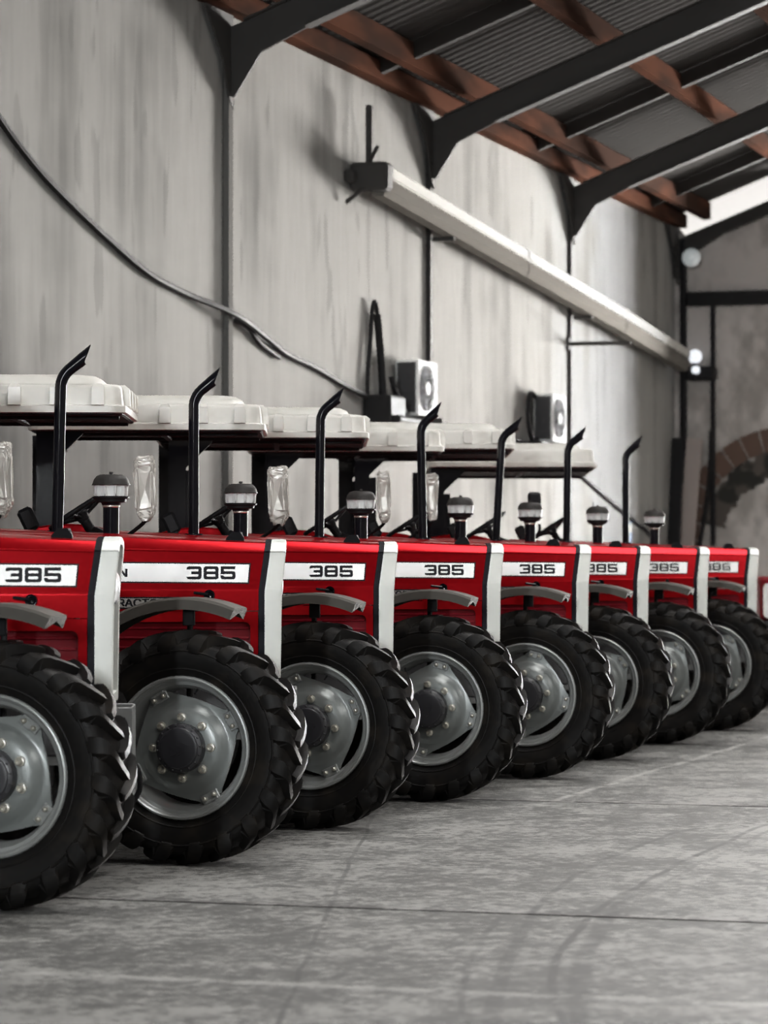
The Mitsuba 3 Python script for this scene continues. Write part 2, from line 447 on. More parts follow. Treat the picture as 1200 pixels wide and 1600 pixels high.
thing_mesh('power_cable', tube(smooth_path([(.10, 30.6, 2.97), (.10, 30.85, 2.955), (.04, 31.09, 2.94), (.03, 31.68, 2.91), (.03, 32.3, 2.88), (.03, 33.4, 2.85), (.05, 34.3, 2.86)]), 0.022, 8), 'm_cable', 'thin black cable on the wall between the two air conditioners', 'cable')
thing_mesh('power_cable', tube(smooth_path([(.03, 36.9, 2.62), (.03, 37.18, 2.56), (.03, 38.88, 2.24), (.03, 40.73, 1.92), (.03, 41.4, 1.78)]), 0.022, 8), 'm_cable', 'thin black cable running down the bright wall behind the farthest exhaust pipes', 'cable')
lp = [(.05, 28.60, 3.105), (.05, 28.61, 3.32), (.05, 28.68, 3.60), (.05, 28.75, 3.93), (.06, 28.80, 4.02), (.06, 28.87, 3.93), (.07, 28.95, 3.6), (.065, 28.99, 3.3), (.06, 28.99, 3.105)]
thing_mesh('looped_cable', cat(tube(smooth_path(lp), 0.022, 8), tube(smooth_path([(.06, 28.87, 3.90), (.065, 28.95, 3.58), (.075, 28.98, 3.30), (.09, 28.98, 3.105)]), 0.038, 8)), 'm_cable', 'black cable standing up in a narrow loop beside the near air conditioner', 'cable')

# sloping trunking along the wall
pts = np.array([(0.25, 28.3, 5.19), (0.25, 33.6, 4.865), (0.25, 38.4, 4.57), (0.22, 42.35, 4.315)])
def trough(p, q, tr=0.0):
    prof = [(-.09, .11), (-.09, -.05), (-.05, -.085), (.0, -.085), (.085, -.012), (.10, .0), (.10, .095)]
    inner = [(a * .86, b + .012 if b < .06 else b) for a, b in prof][::-1]
    return loft([[[c[0] + a, c[1], c[2] + b] for a, b in prof + inner] for c in (p, q)])
t = 'cable_trunking'
for j in range(3):
    a, b = pts[j], pts[j + 1]
    d = (b - a) / np.linalg.norm(b - a)
    put(t + '__trough', trough(a + d * (.02 if j else 0), b - d * .02), 'm_trunk', smooth=False)
    put(t + '__shade_strip', loft([[[c[0] + e, c[1], c[2] + h] for e, h in ((-.06, -.20), (.06, -.20), (.088, -.13), (.088, -.022), (.0, -.09), (-.06, -.09))] for c in (a + d * (.02 if j else 0), b - d * .02)]), 'm_rail', smooth=False)  # dark strip painted in for the shaded lower half of the trough
for c in pts[1:3]:
    put(t + '__joint_clip', trough(c - np.array([0, .05, -.003]) , c + np.array([0, .05, .003])) if False else moved(trough(c - np.array([0, .06, -.004]) - c, c + np.array([0, .06, -.004]) - c), M4(c, s=(1.08, 1, 1.08))), 'm_trunk', smooth=False)
for y in COLS[7:9]:
    tt = np.interp(y, pts[:, 1], pts[:, 2])
    put(t + '__bracket', bx(0.067, .3, y - .03, y + .03, tt - .24, tt - .20, .004), 'm_steel', smooth=False)
c = pts[0]
put(t + '__end_clamp', cat(bx(.02, .40, 28.12, 28.34, 5.03, 5.30, .03), bx(.17, .23, 28.16, 28.22, 5.2, 5.85, .01), bx(.004, .1, 28.0, 28.36, 5.1, 5.22, .02), tube([[.2, 28.2, 5.3], [.34, 28.0, 5.42]], .02), tube([[.2, 28.2, 5.1], [.05, 27.95, 4.9]], .02)), 'm_steel', smooth=False)
tag(t, 'long pale trough of cable trunking sloping down along the wall', 'cable trunking')
labels[t + '__end_clamp'] = {'label': 'dark steel end clamp with a hanging rod'}
thing_mesh('bracket_arm', cat(tube([[0, 36.7, 4.13], [0.78, 36.7, 4.13]], .022, 8), bx(0, .03, 36.62, 36.78, 4.05, 4.21, .005)), 'm_steel', 'thin dark steel arm sticking out of the wall below the pale trunking', 'bracket')
k = thing_mesh('notice', bx(0, .012, 39.85, 40.08, 1.70, 2.0, .002), 'm_sign_blue', 'small blue and white notice low on the bright wall', 'sign')
put(k + '__paper', bx(.012, .016, 39.87, 40.06, 1.86, 1.98, 0), 'm_decal_white', smooth=False)

# lamp in the far corner
L = 'corner_lamp'
put(L + '__housing', bx(.22, .62, UE - .28, UE - .02, 4.0, 4.2, .03), 'm_black_matt', smooth=False)
for (v, z, s) in ((.36, 4.33, .10), (.37, 4.14, .06)):
    put(L + '__bulb', {**P(moved(trimesh.creation.icosphere(3, s), M4((v, UE - .33, z))), 'm_lens', True), 'emitter': emit([2.2, 2.3, 2.5])})
put(L + '__bulb', {**P(moved(trimesh.creation.icosphere(3, .06), M4((.20, UE - .36, 4.24))), 'm_lens', True), 'emitter': emit([.7, .72, .85])})
put(L + '__stem', tube([[.36, UE - .33, 4.0], [.36, UE - .33, 4.25]], .03), 'm_black_matt')
tag(L, 'small bright lamp with round bulbs in the far corner at the end of the trunking', 'lamp')
L = 'globe_lamp'
put(L + '__globe', {**P(moved(trimesh.creation.icosphere(3, .13), M4((.33, UE - .42, 5.70))), 'm_lens', True), 'emitter': emit([.5, .55, .56])})
put(L + '__stem', bx(.29, .37, UE - .42, UE - .001, 5.66, 5.74, .005), 'm_black_matt', smooth=False)
tag(L, 'small grey globe lamp below the bright strip window in the far corner', 'lamp')
thing_mesh('plank', moved(bx(-.11, .11, -.025, .025, 0, 3.2, .005), M4((.16, UE - .62, .02), rx=-0.12, ry=0.055)), 'm_plank', 'pale brown plank leaning upright in the far corner', 'plank', smooth=False)
thing_mesh('shadow_board', moved(bx(-.09, .09, -.02, .02, 0, 3.2, .005), M4((.13, UE - 1.0, .02), rx=-0.14, ry=0.012)), 'm_black_matt', 'black board added as the shadow between the bright wall and the pale plank', 'board', smooth=False)  # black slab put in for the shadow beside the plank
thing_mesh('hanging_cable', tube(smooth_path([(.54, UE - .12, 3.3), (.53, UE - .1, 2.9), (.50, UE - .1, 2.5), (.44, UE - .1, 2.1), (.36, UE - .1, 1.6), (.3, UE - .1, .9), (.28, UE - .12, .02)]), .03, 8), 'm_cable', 'black cable hanging down the dark end wall left of the arch', 'cable')


def ac_unit(y0, z0, w, h, label):
    k = 'ac_outdoor_unit'
    n = sum(1 for q in labels if q.startswith('ac_outdoor_unit') and '__' not in q)
    k = k if n == 0 else f'{k}_{n:03d}'
    d0, d1 = .05, .29
    front = sbox(y0, z0, y0 + w, z0 + h)
    cy, cz, cr = y0 + w * .40, z0 + h * .5, h * .40
    put(k + '__casing', cat(bx(d0, d1, y0 + .004, y0 + w, z0, z0 + h, .012)), 'm_ac_white', smooth=False)
    put(k + '__side_grille', cat([bx(d0 + .02, d1 - .03, y0 - .006, y0 + .01, z0 + .03, z0 + h - .03, .002)] + [bx(d0 + .02, d1 - .03, y0 - .012, y0, z0 + .05 + q * .045, z0 + .065 + q * .045, .002) for q in range(11)]), 'm_ac_dark', smooth=False)
    put(k + '__fan_recess', moved(lathe([(0, .0), (cr, .0), (cr, .006), (0, .006)], 32), frame((d1 + .002, cy, cz), (0, 1, 0), (0, 0, 1))), 'm_ac_dark')
    guard = [moved(trimesh.creation.torus(cr * q, .006, 32, 6), frame((d1 + .02, cy, cz), (0, 1, 0), (0, 0, 1))) for q in (1.0, .75, .5)] + \
            [tube([[d1 + .02, cy + math.cos(a) * .04, cz + math.sin(a) * .04], [d1 + .02, cy + math.cos(a) * cr, cz + math.sin(a) * cr]], .005, 5) for a in np.arange(12) * math.pi / 6]
    put(k + '__fan_guard', cat(guard), 'm_ac_dark')
    put(k + '__fan_hub', moved(lathe([(0, .02), (.07, .015), (.08, .0), (0, 0)], 20), frame((d1 + .012, cy, cz), (0, 1, 0), (0, 0, 1))), 'm_ac_white')
    put(k + '__bracket', cat(bx(0, .36, y0 - .02, y0 + .02, z0 - .05, z0 - .006, .004), bx(0, .36, y0 + w - .06, y0 + w - .02, z0 - .05, z0 - .006, .004), bx(0, .03, y0 - .1, y0 + w + .1, z0 - .07, z0 - .006, .004)), 'm_steel', smooth=False)
    tag(k, label, 'air conditioner')
    return k
k = ac_unit(29.50, 2.94, .66, .56, 'white air conditioner outdoor unit on the wall behind the third and fourth exhaust pipes')
put(k + '__pipe_bundle', cat(bx(0.02, .30, 28.55, 29.06, 2.80, 3.10, .02), bx(0.02, .38, 28.6, 29.6, 2.83, 2.90, .02), tube(smooth_path([(.15, 29.5, 3.0), (.2, 29.3, 2.98), (.18, 29.1, 3.15), (.15, 29.05, 3.3)]), .03)), 'm_cable', smooth=False)
k = ac_unit(34.85, 2.87, .62, .56, 'white air conditioner outdoor unit on the wall farther along, above the farthest canopy')
put(k + '__pipe_bundle', cat(tube(smooth_path([(.1, 34.85, 2.9), (.12, 34.6, 2.85), (.10, 34.45, 3.1), (.08, 34.6, 3.4), (.08, 34.8, 3.4)]), .03), bx(.02, .3, 34.3, 34.8, 2.80, 2.86, .01)), 'm_cable', smooth=False)

# ------------------------------------------------------------------ tractor meshes (x forward from the nose, y left, z up)
def xnose(z):      # front edge of the nose against height
    return float(np.interp(z, [.85, 1.347, 1.575, 1.62], [-.030, -.023, 0.0, 0.0]))
def xbound(z):     # joint between nose and gasket
    return float(np.interp(z, [.85, 1.347, 1.575, 1.7], [-.112, -.112, -.080, -.066]))
HALF = [(-.300, 1.347), (-.2975, 1.36), (-.265, 1.543), (-.2715, 1.546), (-.2715, 1.551), (-.2665, 1.556), (-.234, 1.592), (-.20, 1.600), (-.10, 1.609)]
def profile(zb, grow=0.0, lift=0.0):
    h = [(-.300, zb)] + HALF
    h = [(y - grow, z + (grow if z > 1.5 else 0) + lift * max(0, (z - 1.5) / .1 if z < 1.6 else 1)) for y, z in h]
    return np.array(h + [(0, 1.612 + grow + lift)] + [(-y, z) for y, z in h[::-1]])
def shell(prof_a, xa, prof_b, xb, steps=2):
    rings = []
    for s in np.linspace(0, 1, steps):
        A = [[xa(z0) * (1 - s) + xb(z1) * s, y0 * (1 - s) + y1 * s, z0 * (1 - s) + z1 * s] for (y0, z0), (y1, z1) in zip(prof_a, prof_b)]
        rings.append(A)
    return loft(rings)
hood = shell(profile(1.2475, lift=.068), lambda z: -1.66, profile(1.2475), lambda z: xbound(z) - .031)
gasket = shell(profile(.93, .004), lambda z: xbound(z) - .030, profile(.93, .004), lambda z: xbound(z) - .001)
po, pi_ = profile(.85, .004), profile(.85, .004)
pi_[:, 0] *= .90
pi_[:, 1] = np.where(pi_[:, 1] > 1.45, pi_[:, 1] - .035, pi_[:, 1])
pi_[[0, -1], 1] = .90
def ringx(pr, fx, inset=0.0):
    c = np.array([0, 1.25])
    return [[fx(z), (y - c[0]) * (1 - inset), (z - c[1]) * (1 - inset) + c[1]] for y, z in pr]
nose = loft([ringx(pi_, lambda z: xbound(z) + .005), ringx(po, lambda z: xbound(z)), ringx(po, lambda z: xnose(z) - .014), ringx(po, lambda z: xnose(z) - .004, .008), ringx(po, lambda z: xnose(z), .03), ringx(pi_, lambda z: xnose(z) - .004), ringx(pi_, lambda z: xbound(z) + .005)], caps=False)
grille = cat(shell(pi_, lambda z: xbound(z) + .01, pi_, lambda z: xbound(z) + .03), [bx(-.085, -.055, -.25, .25, z, z + .012, .002) for z in np.arange(.93, 1.28, .03)])
headlight = moved(lathe([(0, .03), (.05, .026), (.075, .012), (.078, 0), (0, 0)], 28), frame((-.08, 0, 0), (0, 1, 0), (0, 0, 1)))
grille_emblem = bx(-.07, -.035, -.05, .05, 1.43, 1.50, .01)

# lower side panel with recessed louvres
pan = sbox(-1.20, .95, -.145, 1.243)
rec = rrect(-1.14, -.185, .80, 1.19, .03)
side_panel = moved(extr(pan.difference(rec), .02), frame((0, -.28, 0), (1, 0, 0), (0, 0, 1)))
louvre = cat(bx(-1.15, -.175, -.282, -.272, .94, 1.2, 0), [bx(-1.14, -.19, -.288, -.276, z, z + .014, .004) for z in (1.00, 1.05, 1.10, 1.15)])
rear_panel = cat(bx(-1.66, -1.205, -.28, -.24, 1.16, 1.243, .004))

latch = cat(moved(lathe([(0, 0.03), (.014, .028), (.017, .02), (.017, 0)], 16, 'y'), M4((-.395, -.336, 1.327))), moved(bx(-.075, .0, -.008, .004, -.007, .007, .003), M4((-.40, -.335, 1.331), ry=0.12)), moved(lathe([(0, .01), (.026, .008), (.028, 0)], 18, 'y'), M4((-.395, -.311, 1.327))))
latch.apply_transform(M4())
badge_hole = moved(lathe([(0, -.004), (.016, -.004), (.016, 0.0), (0, 0.0)], 18, 'y'), M4((-.36, -.300, 1.327)))

hoodcap = loft([[[-.265 + a * .05, -.16 + b * .04, 1.585] for a, b in ((-1, -1), (1, -1), (1, 1), (-1, 1))], [[-.265 + a * .046, -.16 + b * .035, 1.62] for a, b in ((-1, -1), (1, -1), (1, 1), (-1, 1))], [[-.262 + a * .022, -.16 + b * .028, 1.652] for a, b in ((-1, -1), (1, -1), (1.5, 1), (-1, 1))]])

# decals lie on the sloping upper panel
DP = frame((0, -.2975, 1.36), (1, 0, 0), (0, .0325, .183))       # x along, y up the slope, z outwards (towards -y)
DP[:3, 2] = -np.cross([0, .0325, .183], [1, 0, 0]) / np.linalg.norm([.0325, .183]) * 1.0
if DP[1, 2] > 0:
    DP[:3, 2] *= -1
def on_panel(poly, d, off):
    m = extr(poly, d)
    m.apply_translation([0, 0, off])
    return moved(m, DP)
dz = lambda z: (z - 1.36) / .183 * math.hypot(.0325, .183)
z0, z1 = dz(1.392), dz(1.484)
dw = Polygon([(-1.30, z0 + .008), (-.198, z0), (-.190, z1), (-1.30, z1 + .012)])
db = dw.buffer(.007, join_style=2)
decal_b = on_panel(db, .0012, .0002)
decal_w = on_panel(dw, .0012, .0010)
def glyph(ch):
    w, h, sx, sy = 1.32, 1.0, .27, .205
    out = rrect(0, w, 0, h, .2)
    hi = (h - 3 * sy) / 2
    top = rrect(sx, w - sx, h - sy - hi, h - sy, .07)
    bot = rrect(sx, w - sx, sy, sy + hi, .07)
    e = out.difference(top).difference(bot)
    if ch == '8':
        return e.difference(sbox(-.1, .47, .04, .53)).difference(sbox(w - .04, .47, w + .1, .53))
    if ch == '3':
        e = e.difference(sbox(-.1, .40, sx + .02, .60)).difference(sbox(-.1, .35, sx + .02, .68)).difference(sbox(-.1, .3, .12, .5))
        return e.difference(sbox(-.1, h / 2 - sy / 2 - .2, .42, h / 2 + sy / 2 + .16)) .union(sbox(.42, h / 2 - sy / 2, w * .7, h / 2 + sy / 2))
    if ch == '5':
        o2 = unary_union([rrect(0, w, 0, .62, .2), sbox(.02, .40, .02 + sx, h), sbox(.02, h - sy, w - .03, h)])
        o2 = o2.difference(rrect(sx, w - sx, sy, .62 - sy, .07)).difference(sbox(-.1, .3, sx + .02, .40)).union(sbox(.02, .42, sx + .1, .62))
        return o2
t385 = unary_union([affinity.translate(glyph(c), 1.50 * i, 0) for i, c in enumerate('385')])
hgt = .067
t385 = affinity.translate(affinity.scale(t385, .058, hgt, origin=(0, 0)), -.512, z0 + (z1 - z0 - hgt) / 2 + .003)
num = on_panel(t385, .0010, .0021)
def lettering(text, h, x_end, up, wide=1.15, z=.0021):
    m = meshkit.text_mesh(text, h, .001, bold=True)
    m = cat(m, moved(m, M4((h * .055, 0, 0))))
    m.apply_transform(np.diag([wide, 1, 1, 1]))
    m.apply_translation([x_end - m.bounds[1][0], up, z])
    return moved(m, DP)
letters = lettering('FERGUSON', .040, -.815, z0 + .03, 1.2)
# TRACTORS strip on the vertical part of the hood
SP = frame((0, -.300, 0), (1, 0, 0), (0, 0, 1))
SP[:3, 2] = [0, -1, 0]
def on_side(poly, d, off):
    m = extr(poly, d)
    m.apply_translation([0, 0, off])
    return moved(m, SP)
strip_b = on_side(sbox(-1.30, 1.256, -.548, 1.318), .001, .0002)
strip_g = on_side(sbox(-1.295, 1.264, -.553, 1.311), .001, .0010)
m = meshkit.text_mesh('TRACTORS', .036, .001, bold=True)
m = cat(m, moved(m, M4((.0022, 0, 0))))
m.apply_transform(np.diag([1.22, 1, 1, 1]))
m.apply_translation([-.580 - m.bounds[1][0], 1.271, .0018])
strip_t = moved(m, SP)

# exhaust pipe
pth = [(0, 0, 1.56), (0, 0, 2.0), (0, 0, 2.38)]
for a in np.radians(np.arange(6, 52, 6)):
    pth.append((.13 * (1 - math.cos(a)), 0, 2.40 + .13 * math.sin(a)))
a = math.radians(50)
end = np.array(pth[-1])
dirv = np.array([math.sin(a), 0, math.cos(a)])
pth += [tuple(end + dirv * q) for q in (.03, .06, .085, .10)]
ex = tube(pth, [.0300] * (len(pth) - 4) + [.031, .032, .033, .033], 24, caps=False)
v = ex.vertices.copy()
# slanted cut: pull the last ring along the pipe so that its upper side reaches forward
lastr = slice(len(v) - 24, len(v))
n_up = np.array([-math.cos(a), 0, math.sin(a)])
s_ = (v[lastr] - (end + dirv * .10)) @ n_up
v[lastr] += np.outer(s_ * 1.75 + .012, dirv)
ex.vertices = v
exhaust = cat(ex, tube([end + dirv * .02, end + dirv * .03], .028, 16))
exhaust_flange = cat(lathe([(0, 1.66), (.05, 1.66), (.055, 1.65), (.055, 1.60), (0, 1.60)], 24), bx(-.07, .07, -.03, .03, 1.60, 1.635, .004))

# pre-cleaner
pc_tube = lathe([(.042, 1.58), (.042, 1.79), (.046, 1.793), (.05, 1.80), (.05, 1.812), (.0, 1.812)], 32)
pc_clamp = lathe([(.0435, 1.782), (.046, 1.784), (.046, 1.795), (.0435, 1.797)], 32)
pc_tray = lathe([(.045, 1.805), (.080, 1.810), (.082, 1.825), (.095, 1.828), (.097, 1.838), (.090, 1.840), (0, 1.838)], 40)
pc_bowl = lathe([(.088, 1.838), (.096, 1.902)], 48)
pc_vanes = cat(lathe([(.060, 1.838), (.066, 1.902)], 24), [moved(bx(.060, .088, -.002, .002, 1.84, 1.90, 0), M4(rz=q * math.pi / 5)) for q in range(10)])
pc_cap = lathe([(.0, 1.955), (.055, 1.953), (.075, 1.946), (.090, 1.928), (.096, 1.908), (.100, 1.903), (.100, 1.898), (.0, 1.898)], 48)
pc_knob = lathe([(0, 1.968), (.009, 1.967), (.011, 1.963), (.011, 1.958), (.006, 1.956), (.006, 1.95)], 16)
def pcs(o):
    return moved(o, M4((-.915, 0, 0)))

# canopy (local: centre of the underside)
def slab(r0, z0, r1, z1, lx=.75, ly=.64, rad=.09):
    def outl(inset):
        g = rrect(-lx + inset, lx - inset, -ly + inset, ly - inset, max(rad - inset * .5, .02))
        return np.array(g.exterior.coords)[:-1]
    a, b = outl(r0), outl(r1)
    return loft([[[x, y, z0] for x, y in a], [[x, y, z1] for x, y in b]]) if len(a) == len(b) else None
def lay(steps, lx=.75, ly=.64, rad=.09):
    rings = []
    for inset, z in steps:
        g = rrect(-lx + inset, lx - inset, -ly + inset, ly - inset, rad)
        rings.append([[x, y, z] for x, y in np.array(g.exterior.coords)[:-1]])
    return loft(rings)
can_rim = lay([(.012, 0), (.0, .004), (0, .040), (.006, .046), (.03, .05)])
can_body = lay([(.022, .046), (.03, .14), (.038, .158), (.05, .166), (.08, .170)])
can_dome = lay([(.13, .166), (.15, .20), (.19, .222), (.26, .232), (.45, .238)])
pads = []
for s in (-1, 1):
    for q in range(6):
        x = -.59 + q * .236
        pads.append(moved(loft([[[a * .034, 0, 0], [-a * 0 + .034, 0, 0]] for a in ()] or [[[-.036, -.034, .0], [.036, -.034, 0], [.036, .05, 0], [-.036, .05, 0]], [[-.034, -.030, .10], [.034, -.030, .10], [.034, .05, .10], [-.034, .05, .10]], [[-.022, -.004, .122], [.022, -.004, .122], [.022, .05, .122], [-.022, .05, .122]]]), M4((x, s * -.618, .046), rz=0 if s > 0 else math.pi)))
for s in (-1, 1):
    for q in range(4):
        y = -.42 + q * .28
        pads.append(moved(loft([[[-.036, -.034, .0], [.036, -.034, 0], [.036, .05, 0], [-.036, .05, 0]], [[-.034, -.030, .10], [.034, -.030, .10], [.034, .05, .10], [-.034, .05, .10]], [[-.022, -.004, .122], [.022, -.004, .122], [.022, .05, .122], [-.022, .05, .122]]]), M4((s * .728, y, .046), rz=math.pi / 2 if s > 0 else -math.pi / 2)))
can_liner = cat(lay([(.03, -.012), (.02, -.004), (.02, .004)]), [bx(-.7, .7, y - .02, y + .02, -.03, -.008, .003) for y in (-.45, .45)], [bx(x - .02, x + .02, -.5, .5, -.03, -.008, .003) for x in (-.6, .1)])
can_flat_panels = None
def post_mesh(y):
    g = Polygon([(-.06, 2.36), (.25, 2.36), (.25, 2.345), (.06, 2.16), (.06, 1.2), (-.06, 1.2)])
    m = moved(extr(g, .05), frame((-2.915 - (.12 if y > 0 else 0), y + .025, 0), (1, 0, 0), (0, 0, 1)))
    return cat(m, bx(-2.855 - (.12 if y > 0 else 0), -2.80 - (.12 if y > 0 else 0), y - .035, y + .035, 1.2, 2.14, .004))
posts = [post_mesh(-.56), post_mesh(.56)]
crossbar = bx(-2.97, -2.86, -.56, .56, 2.22, 2.30, .01)

# steering wheel, dashboard, seat
sw = cat(trimesh.creation.torus(.19, .015, 40, 10), [tube([[0, 0, -.05], [math.cos(t) * .185, math.sin(t) * .185, 0]], .010, 8) for t in (0.3, 2.4, 4.5)], lathe([(0, -.01), (.04, -.015), (.045, -.03), (.03, -.07), (0, -.07)], 20))
steer = moved(sw, M4((-1.865, 0, 1.795), ry=-math.radians(33)))
n_s = np.array([-math.sin(math.radians(33)), 0, math.cos(math.radians(33))])
column = tube([np.array([-1.865, 0, 1.795]) - n_s * .05, np.array([-1.865, 0, 1.795]) - n_s * .35], .03, 12)
dash = loft([[[-1.66, -.24, 1.2], [-1.66, .24, 1.2], [-1.66, .24, 1.66], [-1.66, -.24, 1.66]], [[-1.72, -.24, 1.2], [-1.72, .24, 1.2], [-1.76, .2, 1.70], [-1.76, -.2, 1.70]], [[-1.85, -.15, 1.2], [-1.85, .15, 1.2], [-1.84, .15, 1.60], [-1.84, -.15, 1.60]]])
seat_c = cat(moved(bx(-.23, .23, -.23, .23, 0, .12, .04), M4((-2.42, 0, 1.12))), bx(-2.55, -2.3, -.15, .15, .95, 1.12, .01))
seat_b = moved(bx(-.045, .045, -.21, .21, 0, .52, .035), M4((-2.60, 0, 1.20), ry=-0.22))
arm = moved(cat(bx(-.045, .045, -.02, .02, .02, .16, .018), bx(-.015, .015, -.01, .01, -.35, .05, .004)), M4((-2.10, -.22, 1.66), ry=-0.45))

# mirror
mir_arm = tube(smooth_path([(-1.62, -.26, 1.60), (-1.56, -.33, 1.645), (-1.47, -.46, 1.71), (-1.445, -.50, 1.745), (-1.445, -.50, 1.80)]), .011, 10)
def bag(seed, w=.062, h=.185, d=.035, taper=.8, ins=False):
    m = trimesh.creation.icosphere(4, 1.0)
    v = m.vertices.copy()
    v = np.sign(v) * np.abs(v) ** .26
    m.vertices = v * [w, d, h]
    v = m.vertices.copy()
    tz = (v[:, 2] + h) / (2 * h)
    k = np.where(tz < .22, .5 + .5 * np.clip(tz / .22, 0, 1) ** .6, 1.0) if not ins else .55 + .45 * tz
    v[:, 0] *= k
    n1 = meshkit.fbm(v * 38 + seed * 9.1, 3, seed)
    n2 = np.abs(meshkit.fbm(v * np.array([20, 20, 46]) + 3.0 + seed, 3, seed + 4) - .5)
    rr = np.random.default_rng(seed)
    v += (v / np.linalg.norm(v, axis=1, keepdims=True)) * ((n1 - .5) * .030 - n2 * .05)[:, None] + rr.normal(0, .0014, v.shape)
    m.vertices = v
    return m
bags = [bag(1), bag(2, .066, .19), bag(3, .046, .18, .04), bag(5, .055, .18, .035, ins=True)]
mir_dark = cat(bx(-.055, .055, -.02, .02, -.10, .10, .02))

# fenders over the rear wheels and front wheels
def arc_strip(R, a0, a1, y0, y1, th, skirt, n=26, front_cut=0.0):
    rings = []
    for t in np.linspace(a0, a1, n):
        c, s = math.sin(t), math.cos(t)
        pr = [(R - skirt, y0), (R - .012, y0 - .0), (R, y0 + .012), (R, y1 - .012), (R - .012, y1), (R - skirt, y1), (R - skirt, y1 - th), (R - .02, y1 - th), (R - th, y1 - .02), (R - th, y0 + .02), (R - .02, y0 + th), (R - skirt, y0 + th)]
        rings.append([[r * c, y, r * s] for r, y in pr])
    return loft(rings)
rear_fender_r = moved(arc_strip(.93, math.radians(-62), math.radians(58), -.97 + .0, -.50, .006, .10), M4((-2.75, 0, .80)))
rear_fender_l = moved(arc_strip(.93, math.radians(-62), math.radians(58), .50, .97, .006, .10), M4((-2.75, 0, .80)))
front_fender = arc_strip(.742, math.radians(-62), math.radians(22.0), -.150, .06, .008, .060)
fender_strut = cat(bx(-.03, .03, -.04, -.015, .60, .730, .004), bx(-.03, .03, -.05, .16, .705, .733, .004), tube([[-.08, .20, .1], [-.08, .21, .4], [-.08, .21, .62], [-.05, .10, .715]], .016, 8))

# chassis
chassis = cat(bx(-1.7, -.14, -.21, .21, .60, 1.22, .03), bx(-3.0, -1.68, -.26, .26, .55, 1.15, .05), bx(-2.95, -2.55, -.70, .70, .66, .92, .06), bx(-2.4, -1.7, -.5, .5, .62, .66, .01), bx(-2.9, -1.8, -.45, .45, 1.08, 1.12, .01))
axle = cat(bx(-.52, -.36, -.60, .60, .43, .58, .03), moved(bx(-.09, .09, -.09, .09, .40, .74, .03), M4((-.44, -.62, 0))), moved(bx(-.09, .09, -.09, .09, .40, .74, .03), M4((-.44, .62, 0))), tube([[-.62, -.58, .55], [-.62, .58, .55]], .018, 8))
def tray(x0, x1, y0, y1, z0, z1, t=.012):
    return cat(bx(x0, x1, y0, y1, z0, z0 + t, .002), bx(x0, x1, y0, y0 + t, z0, z1, .003), bx(x0, x1, y1 - t, y1, z0, z1, .003), bx(x1 - t, x1, y0, y1, z0, z1, .003))
carrier = tray(-.60, .055, -.20, .20, .58, .842)
hook = cat(tube(smooth_path([(.03, -.12, .60), (.075, -.12, .56), (.085, -.12, .47), (.05, -.12, .40)]), .013, 10), bx(-.02, .04, -.15, -.09, .56, .60, .005))

# ------------------------------------------------------------------ front wheel (axis y, outer side -y)
RT = .582
carc = [(.335, -.118), (.352, -.128), (.40, -.148), (.455, -.158), (.495, -.153), (.514, -.145), (.530, -.130), (.546, -.08), (.549, 0), (.546, .08), (.530, .130), (.514, .145), (.495, .153), (.455, .158), (.40, .148), (.352, .128), (.335, .118)]
def lug(side, phi, R=RT, sc=1.0, W=.155):
    st = [(-.018, .530, R - .003, 0.0, .024, .014), (.03, .530, R, .03, .028, .016), (.085, .525, R - .002, .085, .034, .019), (.124, .515, R - .006, .140, .041, .024), (.148, .505, R - .017, .175, .048, .030), (.163, .495, R - .042, .198, .053, .036), (.168, .475, .505, .208, .048, .034), (.162, .460, .474, .211, .034, .022)]
    rings = []
    for y, rb, rt, dp, wb, wt in st:
        th = phi - dp * 1.35
        yb = min(y, .146) if y > .12 else y
        ring = []
        for r, w, sg, yy in ((rb, wb, -1, yb), (rt, wt, -1, y), (rt, wt, 1, y), (rb, wb, 1, yb)):
            a = th + sg * w / max(r, .3)
            ring.append([r * math.sin(a), yy * side, r * math.cos(a)])
        rings.append(ring)
    return loft(rings)
NL = 20
tire = cat(lathe(carc, 72, 'y'), lathe([(.475, -.160), (.48, -.163), (.485, -.160)], 72, 'y'), lathe([(.385, -.146), (.39, -.150), (.395, -.149)], 72, 'y'), [lug(-1, 2 * math.pi * q / NL) for q in range(NL)], [lug(1, 2 * math.pi * (q + .5) / NL) for q in range(NL)])
rim = lathe([(.352, -.126), (.356, -.138), (.352, -.149), (.344, -.152), (.336, -.146), (.333, -.130), (.326, -.122), (.312, -.118), (.306, -.108), (.300, -.085), (.292, -.07), (.288, -.03), (.288, .05), (.306, .10), (.335, .118), (.35, .13), (.345, .10), (.315, .09), (.30, .03), (.30, -.03), (.312, -.09), (.330, -.108), (.345, -.12)], 72, 'y', closed=True)
